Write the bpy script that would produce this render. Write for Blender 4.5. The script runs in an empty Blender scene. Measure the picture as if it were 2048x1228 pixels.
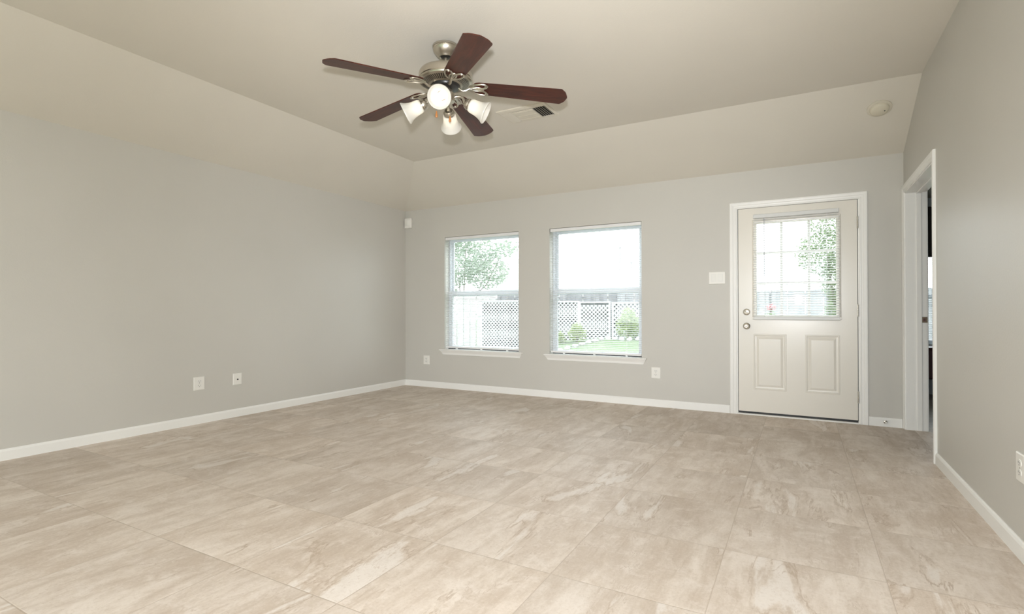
import bpy, bmesh, math, random
from mathutils import Vector, Matrix

random.seed(7)
S = bpy.context.scene
COL = S.collection
PI = math.pi

# ------------------------------------------------------------------ camera
CAM_H = 1.0398
yaw, pit, rol = math.radians(28.7863), math.radians(0.41), math.radians(-0.0336)
fw = Vector((-math.sin(yaw) * math.cos(pit), math.cos(yaw) * math.cos(pit), math.sin(pit)))
rt = Vector((math.cos(yaw), math.sin(yaw), 0))
up = rt.cross(fw)
r2 = rt * math.cos(rol) + up * math.sin(rol)
u2 = -rt * math.sin(rol) + up * math.cos(rol)
cam_d = bpy.data.cameras.new('camera')
cam_d.sensor_fit = 'HORIZONTAL'
cam_d.sensor_width = 36.0
cam_d.lens = 1047.44 / 2048 * 36.0
cam_d.clip_start = 0.02
cam_d.clip_end = 300
cam = bpy.data.objects.new('camera', cam_d)
COL.objects.link(cam)
m = Matrix.Identity(4)
for i in range(3):
    m[i][0], m[i][1], m[i][2] = r2[i], u2[i], -fw[i]
m[0][3], m[1][3], m[2][3] = 0, 0, CAM_H
cam.matrix_world = m
S.camera = cam

# ------------------------------------------------------------------ world, lights, exposure
SKY = 5.8
DOME = 178.0
BEAM = 450.0
BEAM_ANGLE, BEAM_AZ, BEAM_EL = 82, 26, 0.17
LAMP = 6.0
wd = bpy.data.worlds.new('overcast_sky')
S.world = wd
wd.use_nodes = True
bg = wd.node_tree.nodes['Background']
bg.inputs['Color'].default_value = (0.93, 0.97, 1.0, 1)
bg.inputs['Strength'].default_value = SKY

def flash(name, typ, power, color):       # the photographer's flash just above the camera: a bare dome and a zoomed beam
    l = bpy.data.lights.new(name, typ)
    l.energy = power
    l.color = color
    l.shadow_soft_size = 0.05
    o = bpy.data.objects.new(name, l)
    o.location = (-0.02, -0.02, 1.26)
    COL.objects.link(o)
    return l, o


flash('flash_dome', 'POINT', DOME, (0.95, 0.97, 1.0))
fl, fo = flash('flash_beam', 'SPOT', BEAM, (0.97, 0.97, 1.0))
fl.spot_size = math.radians(BEAM_ANGLE)
fl.spot_blend = 1.0
fo.rotation_euler = Vector((-math.sin(math.radians(BEAM_AZ)), math.cos(math.radians(BEAM_AZ)), BEAM_EL)).to_track_quat('-Z', 'Y').to_euler()


def portal(name, loc, rot, sx, sy):
    l = bpy.data.lights.new(name, 'AREA')
    l.shape = 'RECTANGLE'
    l.size, l.size_y = sx, sy
    l.cycles.is_portal = True
    o = bpy.data.objects.new(name, l)
    o.location, o.rotation_euler = loc, rot
    COL.objects.link(o)


S.view_settings.view_transform = 'Standard'
S.view_settings.look = 'None'
S.view_settings.gamma = 1
S.view_settings.exposure = -0.05
S.view_settings.use_curve_mapping = False
S.cycles.use_denoising = True
S.cycles.max_bounces = 10
S.cycles.diffuse_bounces = 6
S.cycles.transparent_max_bounces = 16
S.cycles.sample_clamp_indirect = 6.0
S.cycles.caustics_reflective = False
S.cycles.caustics_refractive = False

# ------------------------------------------------------------------ dimensions
XL, XR = -4.8614, 0.8118          # left and right walls
YB, YF = 5.7367, -2.7             # back wall (windows, door) and wall behind the camera
HW, ZC = 2.44, 2.8235             # wall height and flat ceiling height
CX, CY = XL + 0.8236, YB - 0.8218  # creases of the ceiling
TB = 0.18                         # exterior wall thickness
TR = 0.147                        # right wall thickness
WIN1 = (-4.188, -3.057, 0.523, 2.027)
WIN2 = (-2.638, -1.525, 0.519, 2.027)
DOOR = (-0.560, 0.482, 0.0, 2.078)
DW = (4.553, 5.680, 0.0, 2.078)   # doorway in right wall, along y
REAR = [(-4.6, -2.1, 0.06, 2.3), (-1.85, 0.6, 0.06, 2.3)]  # unseen windows behind the camera, widened to let in more daylight


# ------------------------------------------------------------------ materials
def mat(name, color, rough=0.5, metal=0.0, spec=0.5, emit=None, estr=0.0):
    mt = bpy.data.materials.new(name)
    mt.use_nodes = True
    b = mt.node_tree.nodes['Principled BSDF']
    b.inputs['Base Color'].default_value = (*color, 1)
    b.inputs['Roughness'].default_value = rough
    b.inputs['Metallic'].default_value = metal
    b.inputs['Specular IOR Level'].default_value = spec
    if emit:
        b.inputs['Emission Color'].default_value = (*emit, 1)
        b.inputs['Emission Strength'].default_value = estr
    return mt


class N:
    """tiny helper for node graphs"""
    def __init__(s, mt):
        s.t = mt.node_tree
        s.b = s.t.nodes['Principled BSDF']

    def new(s, typ, **kw):
        n = s.t.nodes.new(typ)
        for k, v in kw.items():
            setattr(n, k, v)
        return n

    def link(s, a, b):
        s.t.links.new(a, b)

    def math(s, op, a, b=None, c=None):
        n = s.new('ShaderNodeMath', operation=op)
        for i, v in enumerate((a, b, c)):
            if v is None:
                continue
            if isinstance(v, (int, float)):
                n.inputs[i].default_value = v
            else:
                s.link(v, n.inputs[i])
        return n.outputs[0]

    def noise(s, vec, scale, detail=4, rough=0.5, dist=0.0):
        n = s.new('ShaderNodeTexNoise')
        s.link(vec, n.inputs['Vector'])
        n.inputs['Scale'].default_value = scale
        n.inputs['Detail'].default_value = detail
        n.inputs['Roughness'].default_value = rough
        n.inputs['Distortion'].default_value = dist
        return n.outputs['Fac']

    def mapr(s, v, a, b, c=0.0, d=1.0, smooth=False):
        n = s.new('ShaderNodeMapRange')
        if smooth:
            n.interpolation_type = 'SMOOTHSTEP'
        s.link(v, n.inputs['Value'])
        for k, x in zip(('From Min', 'From Max', 'To Min', 'To Max'), (a, b, c, d)):
            n.inputs[k].default_value = x
        return n.outputs['Result']

    def mix(s, f, a, b, blend='MIX'):
        n = s.new('ShaderNodeMix', data_type='RGBA', blend_type=blend)
        for sock, v in ((n.inputs[0], f), (n.inputs[6], a), (n.inputs[7], b)):
            if isinstance(v, (int, float)):
                sock.default_value = v
            elif isinstance(v, tuple):
                sock.default_value = (*v, 1)
            else:
                s.link(v, sock)
        return n.outputs[2]

    def bump(s, h, strength, dist):
        n = s.new('ShaderNodeBump')
        n.inputs['Strength'].default_value = strength
        n.inputs['Distance'].default_value = dist
        s.link(h, n.inputs['Height'])
        s.link(n.outputs[0], s.b.inputs['Normal'])

    def obj(s):
        return s.new('ShaderNodeTexCoord').outputs['Object']

    def vmath(s, op, a, b):
        n = s.new('ShaderNodeVectorMath', operation=op)
        for i, v in enumerate((a, b)):
            if isinstance(v, tuple):
                n.inputs[i].default_value = v
            else:
                s.link(v, n.inputs[i])
        return n.outputs[0]


def painted(name, color, rough, texture=0.12, scale=130, spec=0.35):
    """rolled paint over orange peel drywall"""
    mt = mat(name, color, rough, spec=spec)
    g = N(mt)
    v = g.obj()
    big = g.noise(v, 1.3, 2)
    c = g.mix(g.mapr(big, 0.3, 0.7, 0.0, 1.0), tuple(x * 0.985 for x in color), tuple(min(1, x * 1.015) for x in color))
    g.link(c, g.b.inputs['Base Color'])
    g.bump(g.noise(v, scale, 3), texture, 0.002)
    return mt


M = {}
M['wall'] = painted('wall_paint', (0.562, 0.547, 0.507), 0.42, 0.25, 110)
M['ceil'] = painted('ceiling_paint', (0.67, 0.636, 0.566), 0.75, 0.35, 90, 0.2)
M['trim'] = painted('trim_paint', (0.84, 0.835, 0.81), 0.35, 0.03, 40)
M['door'] = painted('door_paint', (0.755, 0.725, 0.66), 0.26, 0.03, 60, 0.5)
M['plate'] = mat('white_plastic', (0.80, 0.785, 0.74), 0.35)
M['rocker'] = mat('switch_plastic', (0.78, 0.77, 0.73), 0.3)
M['slot'] = mat('dark_slot', (0.03, 0.03, 0.03), 0.6)
M['slot_grey'] = mat('receptacle_slot', (0.16, 0.155, 0.15), 0.7)
M['vinyl'] = mat('window_vinyl', (0.66, 0.69, 0.73), 0.4)
M['slat'] = mat('blind_slat', (0.86, 0.87, 0.88), 0.4)
M['rail'] = mat('blind_rail', (0.78, 0.78, 0.78), 0.4)
M['doorrail'] = mat('door_blind_rail', (0.66, 0.67, 0.66), 0.4)
M['cord'] = mat('blind_cord', (0.80, 0.80, 0.80), 0.8)
M['wand'] = mat('blind_wand', (0.42, 0.44, 0.46), 0.2)
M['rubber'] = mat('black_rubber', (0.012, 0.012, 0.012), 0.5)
M['nickel'] = mat('brushed_nickel', (0.56, 0.52, 0.45), 0.30, 1.0)
M['nickel_dark'] = mat('dark_nickel', (0.40, 0.36, 0.30), 0.36, 1.0)  # darker nickel tone for the outlet screw
M['black'] = mat('black_metal', (0.012, 0.011, 0.011), 0.35)
M['bronze'] = mat('bronze_plate', (0.16, 0.12, 0.08), 0.4, 0.8)
M['smoke'] = mat('aged_plastic', (0.62, 0.58, 0.47), 0.5)
M['vent'] = mat('vent_enamel', (0.62, 0.58, 0.49), 0.45)
M['dark'] = mat('duct_dark', (0.015, 0.013, 0.01), 0.9)
M['fob'] = mat('fob_wood', (0.42, 0.17, 0.05), 0.35)
M['bulb'] = mat('bulb_glow', (1, 1, 1), 0.5, emit=(1.0, 0.92, 0.80), estr=LAMP)


def glass_mat(name, tint=(1, 1, 1), gloss=0.06):
    mt = bpy.data.materials.new(name)
    mt.use_nodes = True
    t = mt.node_tree
    t.nodes.clear()
    o = t.nodes.new('ShaderNodeOutputMaterial')
    tr = t.nodes.new('ShaderNodeBsdfTransparent')
    tr.inputs[0].default_value = (*tint, 1)
    gl = t.nodes.new('ShaderNodeBsdfGlossy')
    gl.inputs['Roughness'].default_value = 0.02
    mx = t.nodes.new('ShaderNodeMixShader')
    mx.inputs[0].default_value = gloss
    t.links.new(tr.outputs[0], mx.inputs[1])
    t.links.new(gl.outputs[0], mx.inputs[2])
    t.links.new(mx.outputs[0], o.inputs[0])
    return mt


M['glass'] = glass_mat('window_glass', (0.95, 0.97, 0.97))


def screen_mat():
    mt = bpy.data.materials.new('insect_screen_mesh')
    mt.use_nodes = True
    t = mt.node_tree
    t.nodes.clear()
    o = t.nodes.new('ShaderNodeOutputMaterial')
    tr = t.nodes.new('ShaderNodeBsdfTransparent')
    df = t.nodes.new('ShaderNodeBsdfDiffuse')
    df.inputs[0].default_value = (0.5, 0.52, 0.55, 1)
    mx = t.nodes.new('ShaderNodeMixShader')
    mx.inputs[0].default_value = 0.09
    t.links.new(tr.outputs[0], mx.inputs[1])
    t.links.new(df.outputs[0], mx.inputs[2])
    t.links.new(mx.outputs[0], o.inputs[0])
    return mt


M['screen'] = screen_mat()


def shade_mat():
    mt = bpy.data.materials.new('frosted_shade_glass')
    mt.use_nodes = True
    t = mt.node_tree
    t.nodes.clear()
    o = t.nodes.new('ShaderNodeOutputMaterial')
    tl = t.nodes.new('ShaderNodeBsdfTranslucent')
    tl.inputs[0].default_value = (0.85, 0.83, 0.78, 1)
    df = t.nodes.new('ShaderNodeBsdfDiffuse')
    df.inputs[0].default_value = (0.85, 0.84, 0.80, 1)
    mx = t.nodes.new('ShaderNodeMixShader')
    mx.inputs[0].default_value = 0.5
    gl = t.nodes.new('ShaderNodeBsdfGlossy')
    gl.inputs['Roughness'].default_value = 0.15
    m2 = t.nodes.new('ShaderNodeMixShader')
    m2.inputs[0].default_value = 0.06
    t.links.new(tl.outputs[0], mx.inputs[1])
    t.links.new(df.outputs[0], mx.inputs[2])
    t.links.new(mx.outputs[0], m2.inputs[1])
    t.links.new(gl.outputs[0], m2.inputs[2])
    t.links.new(m2.outputs[0], o.inputs[0])
    return mt


M['shade'] = shade_mat()


def floor_mat():
    mt = mat('travertine_tile', (0.602, 0.512, 0.433), 0.42, spec=0.22)
    g = N(mt)
    P = g.obj()
    sep = g.new('ShaderNodeSeparateXYZ')
    g.link(P, sep.inputs[0])
    TX, TY = 0.578, 0.5575
    u = g.math('DIVIDE', g.math('ADD', sep.outputs[0], 0.289), TX)
    v = g.math('DIVIDE', g.math('SUBTRACT', sep.outputs[1], 3.010), TY)
    iu, iv = g.math('FLOOR', u), g.math('FLOOR', v)
    cmb = g.new('ShaderNodeCombineXYZ')
    g.link(iu, cmb.inputs[0])
    g.link(iv, cmb.inputs[1])
    wn = g.new('ShaderNodeTexWhiteNoise', noise_dimensions='3D')
    g.link(cmb.outputs[0], wn.inputs['Vector'])
    off = g.vmath('SCALE', wn.outputs['Color'], (0, 0, 0))
    off.node.inputs['Scale'].default_value = 37.0
    base = g.vmath('ADD', P, off)
    # veins run along y: squeeze that direction
    st = g.vmath('MULTIPLY', base, (1.0, 0.26, 1.0))
    st2 = g.vmath('MULTIPLY', base, (1.0, 0.24, 1.0))
    st3 = g.vmath('MULTIPLY', base, (1.0, 0.14, 1.0))
    n1 = g.noise(st, 4.5, 8, 0.66, 0.5)          # broad bands
    n2 = g.noise(st, 17.0, 8, 0.72, 0.6)         # fine banding
    n3 = g.noise(st2, 3.8, 8, 0.58, 0.5)         # pale pools with a dark rim
    n4 = g.noise(base, 85.0, 5, 0.75)            # grain
    n5 = g.noise(st3, 48.0, 6, 0.7, 0.4)         # hair lines
    n6 = g.noise(base, 8.0, 6, 0.68, 0.6)        # mottling
    c = g.mix(g.mapr(n1, 0.36, 0.62), (0.537, 0.452, 0.377), (0.717, 0.640, 0.570))
    c = g.mix(g.mapr(n2, 0.46, 0.70, 0.0, 0.60), c, (0.493, 0.409, 0.333))
    c = g.mix(g.mapr(n6, 0.50, 0.66, 0.0, 0.55), c, (0.748, 0.679, 0.620))
    c = g.mix(g.mapr(n6, 0.46, 0.32, 0.0, 0.45), c, (0.532, 0.443, 0.363))
    c = g.mix(g.math('MULTIPLY', g.mapr(n5, 0.54, 0.68, 0.0, 0.55), g.mapr(n1, 0.60, 0.42)), c, (0.451, 0.364, 0.288))
    pale = g.mapr(n3, 0.62, 0.645, 0.0, 0.65)
    c = g.mix(pale, c, (0.759, 0.709, 0.665))
    d = g.math('ABSOLUTE', g.math('SUBTRACT', n3, 0.603))
    vein = g.math('MULTIPLY', g.mapr(d, 0.0, 0.012, 0.85, 0.0), g.mapr(n6, 0.40, 0.56))
    c = g.mix(vein, c, (0.412, 0.321, 0.242))
    d2 = g.math('ABSOLUTE', g.math('SUBTRACT', n1, 0.47))
    vein2 = g.math('MULTIPLY', g.mapr(d2, 0.0, 0.008, 0.7, 0.0), g.mapr(n6, 0.46, 0.60))
    c = g.mix(vein2, c, (0.433, 0.339, 0.261))
    c = g.mix(g.mapr(n4, 0.53, 0.68, 0.0, 0.38), c, (0.451, 0.364, 0.282))
    c = g.mix(g.mapr(n4, 0.45, 0.30, 0.0, 0.38), c, (0.782, 0.723, 0.671))
    # each tile a little lighter or darker
    tone = g.mapr(wn.outputs['Value'], 0, 1, 0.94, 1.05)
    tv = g.new('ShaderNodeCombineColor')
    for i in range(3):
        g.link(tone, tv.inputs[i])
    c = g.mix(1.0, c, tv.outputs[0], 'MULTIPLY')
    # joints
    fu = g.math('SUBTRACT', u, iu)
    fv = g.math('SUBTRACT', v, iv)
    eu = g.math('MULTIPLY', g.math('MINIMUM', fu, g.math('SUBTRACT', 1.0, fu)), TX)
    ev = g.math('MULTIPLY', g.math('MINIMUM', fv, g.math('SUBTRACT', 1.0, fv)), TY)
    e = g.math('MINIMUM', eu, ev)
    gr = g.mapr(e, 0.0010, 0.0022, 0.85, 0.0)
    c = g.mix(gr, c, (0.472, 0.394, 0.324))
    g.link(c, g.b.inputs['Base Color'])
    g.link(g.mapr(n2, 0.3, 0.7, 0.44, 0.58), g.b.inputs['Roughness'])
    h = g.math('ADD', g.mapr(e, 0.0008, 0.004, 0.0, 1.0), g.math('MULTIPLY', n2, 0.12))
    g.bump(h, 0.35, 0.002)
    return mt


M['floor'] = floor_mat()


def wood_mat(name, a, b, rough):
    mt = mat(name, a, rough, spec=0.32)
    g = N(mt)
    P = g.obj()
    st = g.vmath('MULTIPLY', P, (1.0, 14.0, 14.0))
    n = g.noise(st, 3.0, 6, 0.6, 0.8)
    n2 = g.noise(st, 14.0, 3, 0.6)
    c = g.mix(g.mapr(n, 0.35, 0.7), a, b)
    c = g.mix(g.mapr(n2, 0.5, 0.8, 0, 0.5), c, tuple(x * 0.5 for x in a))
    g.link(c, g.b.inputs['Base Color'])
    return mt


def vent_mat():
    """pressed metal ring with radial cooling slots"""
    mt = mat('slotted_nickel', (0.40, 0.36, 0.30), 0.36, 1.0)
    g = N(mt)
    sep = g.new('ShaderNodeSeparateXYZ')
    g.link(g.obj(), sep.inputs[0])
    x, y = sep.outputs[0], sep.outputs[1]
    a = g.math('MULTIPLY', g.math('ARCTAN2', y, x), 64 / (2 * PI))
    fr = g.math('FRACT', g.math('ADD', a, 64.0))
    slot = g.math('LESS_THAN', g.math('ABSOLUTE', g.math('SUBTRACT', fr, 0.5)), 0.27)
    r = g.math('SQRT', g.math('ADD', g.math('MULTIPLY', x, x), g.math('MULTIPLY', y, y)))
    inr = g.math('MULTIPLY', g.math('GREATER_THAN', r, 0.111), g.math('LESS_THAN', r, 0.153))
    f = g.math('MULTIPLY', slot, inr)
    g.link(g.mix(f, (0.40, 0.36, 0.30), (0.006, 0.006, 0.006)), g.b.inputs['Base Color'])
    g.link(g.math('SUBTRACT', 1.0, f), g.b.inputs['Metallic'])
    return mt


M['vents'] = vent_mat()
M['wood'] = wood_mat('cherry_blade', (0.035, 0.0085, 0.0055), (0.088, 0.022, 0.012), 0.36)


def noise_mat(name, a, b, scale, rough=0.8):
    mt = mat(name, a, rough, spec=0.2)
    g = N(mt)
    c = g.mix(g.mapr(g.noise(g.obj(), scale, 4), 0.35, 0.65), a, b)
    g.link(c, g.b.inputs['Base Color'])
    return mt


M['lawn'] = noise_mat('lawn_grass', (0.13, 0.185, 0.10), (0.17, 0.22, 0.13), 2.5, 0.95)
M['pickets'] = noise_mat('weathered_fence', (0.20, 0.205, 0.22), (0.30, 0.30, 0.315), 3.0)
M['pale_pickets'] = noise_mat('bleached_fence', (0.46, 0.46, 0.46), (0.57, 0.565, 0.56), 3.0)
M['lattice'] = noise_mat('white_lattice', (0.62, 0.64, 0.68), (0.70, 0.72, 0.74), 2.0, 0.6)
M['shade_back'] = mat('lattice_shade', (0.03, 0.033, 0.036), 0.9)
M['rock'] = noise_mat('pale_rock', (0.30, 0.30, 0.32), (0.55, 0.54, 0.53), 6.0)
M['house'] = mat('house_siding', (0.86, 0.85, 0.83), 0.8)
M['roof'] = noise_mat('grey_shingle', (0.66, 0.66, 0.67), (0.74, 0.74, 0.74), 8.0)
M['pipe'] = mat('vent_pipe_grey', (0.34, 0.34, 0.36), 0.6)


def leaf_mat(name, a, b):
    """thin leaves: part of the light passes through them"""
    mt = noise_mat(name, a, b, 9.0, 0.6)
    t = mt.node_tree
    p = t.nodes['Principled BSDF']
    tl = t.nodes.new('ShaderNodeBsdfTranslucent')
    src = p.inputs['Base Color'].links[0].from_socket
    t.links.new(src, tl.inputs[0])
    mx = t.nodes.new('ShaderNodeMixShader')
    mx.inputs[0].default_value = 0.45
    t.links.new(p.outputs[0], mx.inputs[1])
    t.links.new(tl.outputs[0], mx.inputs[2])
    t.links.new(mx.outputs[0], t.nodes['Material Output'].inputs[0])
    return mt


M['leaf'] = leaf_mat('tree_leaf', (0.28, 0.35, 0.27), (0.42, 0.49, 0.40))
M['leaf2'] = leaf_mat('shrub_leaf', (0.26, 0.34, 0.12), (0.42, 0.50, 0.24))
M['leaf3'] = leaf_mat('yard_tree_leaf', (0.16, 0.22, 0.12), (0.32, 0.40, 0.24))
M['bark'] = noise_mat('bark', (0.20, 0.18, 0.16), (0.30, 0.27, 0.24), 12.0)
M['flower'] = mat('pink_flower', (0.62, 0.27, 0.29), 0.6)
M['valance'] = mat('dark_valance', (0.035, 0.030, 0.024), 0.8)
M['chest'] = mat('dark_red_chest', (0.07, 0.018, 0.018), 0.4)
M['bedwall'] = mat('bedroom_paint', (0.42, 0.46, 0.45), 0.6)


# ------------------------------------------------------------------ mesh builder
class MB:
    def __init__(s, o=(0, 0, 0)):
        s.bm = bmesh.new()
        s.o = Vector(o)

    def _xf(s, verts, mx):
        for v in verts:
            v.co = mx @ v.co

    def box(s, x0, x1, y0, y1, z0, z1, bev=0.0, seg=1, mx=None):
        r = bmesh.ops.create_cube(s.bm, size=1.0)
        vs = r['verts']
        for v in vs:
            v.co = Vector(((x0 + x1) / 2 + v.co.x * (x1 - x0), (y0 + y1) / 2 + v.co.y * (y1 - y0),
                           (z0 + z1) / 2 + v.co.z * (z1 - z0)))
        if bev > 0:
            es = list({e for v in vs for e in v.link_edges})
            rr = bmesh.ops.bevel(s.bm, geom=es, offset=bev, segments=seg, affect='EDGES', profile=0.5)
            vs = list({v for f in rr['faces'] for v in f.verts} | {v for v in vs if v.is_valid})
        if mx is not None:
            s._xf(vs, mx)
        return s

    def lathe(s, prof, c=(0, 0, 0), mx=None, seg=32, cap0=False, cap1=False):
        mx = mx or Matrix.Identity(4)
        c = Vector(c)
        rings = []
        for r, z in prof:
            rings.append([s.bm.verts.new(c + mx @ Vector((r * math.cos(2 * PI * k / seg), r * math.sin(2 * PI * k / seg), z)))
                          for k in range(seg)])
        for a, b in zip(rings, rings[1:]):
            for k in range(seg):
                s.bm.faces.new((a[k], a[(k + 1) % seg], b[(k + 1) % seg], b[k]))
        if cap0:
            s.bm.faces.new(rings[0][::-1])
        if cap1:
            s.bm.faces.new(rings[-1])
        return s

    def tube(s, pts, r, closed=False, seg=8, flat=1.0):
        pts = [Vector(p) for p in pts]
        n = len(pts)
        rs = r if isinstance(r, (list, tuple)) else [r] * n
        rings = []
        prev = None
        for i, p in enumerate(pts):
            if closed:
                t = (pts[(i + 1) % n] - pts[i - 1]).normalized()
            else:
                t = (pts[min(i + 1, n - 1)] - pts[max(i - 1, 0)]).normalized()
            if prev is None:
                ref = Vector((0, 0, 1)) if abs(t.z) < 0.9 else Vector((1, 0, 0))
                a = t.cross(ref).normalized()
            else:
                a = (prev - t * prev.dot(t)).normalized()
            prev = a
            b = t.cross(a)
            rings.append([s.bm.verts.new(p + (a * math.cos(2 * PI * k / seg) + b * math.sin(2 * PI * k / seg) * flat) * rs[i])
                          for k in range(seg)])
        m_ = n if closed else n - 1
        for i in range(m_):
            A, B = rings[i], rings[(i + 1) % n]
            for k in range(seg):
                s.bm.faces.new((A[k], A[(k + 1) % seg], B[(k + 1) % seg], B[k]))
        if not closed:
            s.bm.faces.new(rings[0][::-1])
            s.bm.faces.new(rings[-1])
        return s

    def quad(s, *ps):
        s.bm.faces.new([s.bm.verts.new(Vector(p)) for p in ps])
        return s

    def prism(s, poly, fn, a, b):
        """poly of 2D points, fn(u, v, w) -> 3D, extruded from w=a to w=b"""
        A = [s.bm.verts.new(Vector(fn(u, v, a))) for u, v in poly]
        B = [s.bm.verts.new(Vector(fn(u, v, b))) for u, v in poly]
        s.bm.faces.new(A[::-1])
        s.bm.faces.new(B)
        n = len(poly)
        for i in range(n):
            s.bm.faces.new((A[i], A[(i + 1) % n], B[(i + 1) % n], B[i]))
        return s

    def sweep(s, path, prof, fn, close=False):
        """mitred moulding: path = [((u, v), (du, dv))], prof = [(offset, height)]; fn(u, v, h) -> 3D"""
        rings = []
        for (u, v), (du, dv) in path:
            rings.append([s.bm.verts.new(Vector(fn(u + du * o, v + dv * o, h))) for o, h in prof])
        n = len(prof)
        R = rings + ([rings[0]] if close else [])
        for A, B in zip(R, R[1:]):
            for k in range(n):
                s.bm.faces.new((A[k], A[(k + 1) % n], B[(k + 1) % n], B[k]))
        if not close:
            s.bm.faces.new(rings[0])
            s.bm.faces.new(rings[-1][::-1])
        return s

    def build(s, name, mt, parent=None, smooth=False, kind=None, auto=None):
        bmesh.ops.recalc_face_normals(s.bm, faces=s.bm.faces)
        me = bpy.data.meshes.new(name)
        for v in s.bm.verts:
            v.co -= s.o
        s.bm.to_mesh(me)
        s.bm.free()
        me.materials.append(mt)
        if smooth:
            for p in me.polygons:
                p.use_smooth = True
            try:
                me.set_sharp_from_angle(angle=math.radians(auto or 35))
            except Exception:
                pass
        o = bpy.data.objects.new(name, me)
        COL.objects.link(o)
        if parent is not None:
            o.parent = parent
        else:
            o.location = s.o
        if kind:
            o['kind'] = kind
        return o


def thing(name, loc, label, cat, group=None):
    o = bpy.data.objects.new(name, None)
    o.empty_display_size = 0.1
    o.location = loc
    COL.objects.link(o)
    tag(o, label, cat, group)
    return o


def tag(o, label, cat, group=None):
    o['label'] = label
    o['category'] = cat
    if group:
        o['group'] = group
    return o


def struct(name, loc, label, cat):
    o = thing(name, loc, label, cat)
    o['kind'] = 'structure'
    return o


def copy_tree(o, parent=None):
    c = o.copy()
    COL.objects.link(c)
    if parent is not None:
        c.parent = parent
    for ch in list(o.children):
        copy_tree(ch, c)
    return c


# ------------------------------------------------------------------ room shell
def slab(us, vs, holes, fn, a, b):
    """wall with rectangular holes: cells between the cut lines, faces only where solid meets air"""
    U = sorted(set(us) | {h[0] for h in holes} | {h[1] for h in holes})
    V = sorted(set(vs) | {h[2] for h in holes} | {h[3] for h in holes})
    U = [u for u in U if us[0] <= u <= us[1]]
    V = [v for v in V if vs[0] <= v <= vs[1]]
    mb = MB()

    def solid(i, j):
        if not (0 <= i < len(U) - 1 and 0 <= j < len(V) - 1):
            return False
        cu, cv = (U[i] + U[i + 1]) / 2, (V[j] + V[j + 1]) / 2
        return not any(h[0] < cu < h[1] and h[2] < cv < h[3] for h in holes)

    for i in range(len(U) - 1):
        for j in range(len(V) - 1):
            if not solid(i, j):
                continue
            u0, u1, v0, v1 = U[i], U[i + 1], V[j], V[j + 1]
            mb.quad(fn(u0, v0, a), fn(u1, v0, a), fn(u1, v1, a), fn(u0, v1, a))
            mb.quad(fn(u0, v0, b), fn(u0, v1, b), fn(u1, v1, b), fn(u1, v0, b))
            for (di, dj), (p, q) in {(-1, 0): ((u0, v0), (u0, v1)), (1, 0): ((u1, v0), (u1, v1)),
                                     (0, -1): ((u0, v0), (u1, v0)), (0, 1): ((u0, v1), (u1, v1))}.items():
                if not solid(i + di, j + dj):
                    mb.quad(fn(*p, a), fn(*q, a), fn(*q, b), fn(*p, b))
    bmesh.ops.remove_doubles(mb.bm, verts=mb.bm.verts, dist=1e-5)
    return mb


def SL(o, label, cat):
    o['kind'] = 'structure'
    o['label'] = label
    o['category'] = cat
    return o


fb = lambda x, z, w: (x, YB + w, z)
slab((XL - TB, XR + 0.0), (-0.25, HW + 0.05), [WIN1, WIN2, DOOR], fb, 0, TB)
wb = slab((XL, XR), (0, HW), [WIN1, WIN2, DOOR], fb, 0, TB).build('wall_back', M['wall'])
SL(wb, 'greige back wall with two windows and a white exterior door', 'wall')
wl = MB().box(XL - TB, XL, YF, YB + TB, 0, HW).build('wall_left', M['wall'])
SL(wl, 'long plain greige wall on the left under a sloped ceiling', 'wall')
fr_ = lambda y, z, w: (XR + w, y, z)
mb = slab((YF, YB), (0, HW), [DW], fr_, 0, TR)
mb.prism([(YF, HW), (YB, HW), (CY, ZC), (YF, ZC)], fr_, 0, TR)
wr = mb.build('wall_right', M['wall'])
SL(wr, 'greige gable wall on the right with a cased doorway by the corner', 'wall')
ff = lambda x, z, w: (x, YF - w, z)
mb = slab((XL, XR), (0, HW), REAR, ff, 0, TB)
mb.prism([(XL, HW), (XR, HW), (XR, ZC), (CX, ZC)], ff, 0, TB)
wf = mb.build('wall_front', M['wall'])
SL(wf, 'greige wall behind the camera with two wide window openings', 'wall')

fo_ = MB().box(XL, XR + TR, YF, YB, -0.1, 0).build('floor', M['floor'])
SL(fo_, 'beige travertine tile floor with fine joints', 'floor')

cm = MB()
T = 0.06
def cslab(pts):
    A = [cm.bm.verts.new(Vector(p)) for p in pts]
    B = [cm.bm.verts.new(Vector(p) + Vector((0, 0, T))) for p in pts]
    cm.bm.faces.new(A[::-1])
    cm.bm.faces.new(B)
    n = len(pts)
    for i in range(n):
        cm.bm.faces.new((A[i], A[(i + 1) % n], B[(i + 1) % n], B[i]))
cslab([(CX, YF - TB, ZC), (XR, YF - TB, ZC), (XR, CY, ZC), (CX, CY, ZC)])
cslab([(XL, YF - TB, HW), (CX, YF - TB, ZC), (CX, CY, ZC), (XL, YB, HW)])
cslab([(XL, YB, HW), (CX, CY, ZC), (XR, CY, ZC), (XR, YB, HW)])
ce = cm.build('ceiling', M['ceil'])
SL(ce, 'cream ceiling, flat in the middle with slopes down to the left and back walls', 'ceiling')

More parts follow.
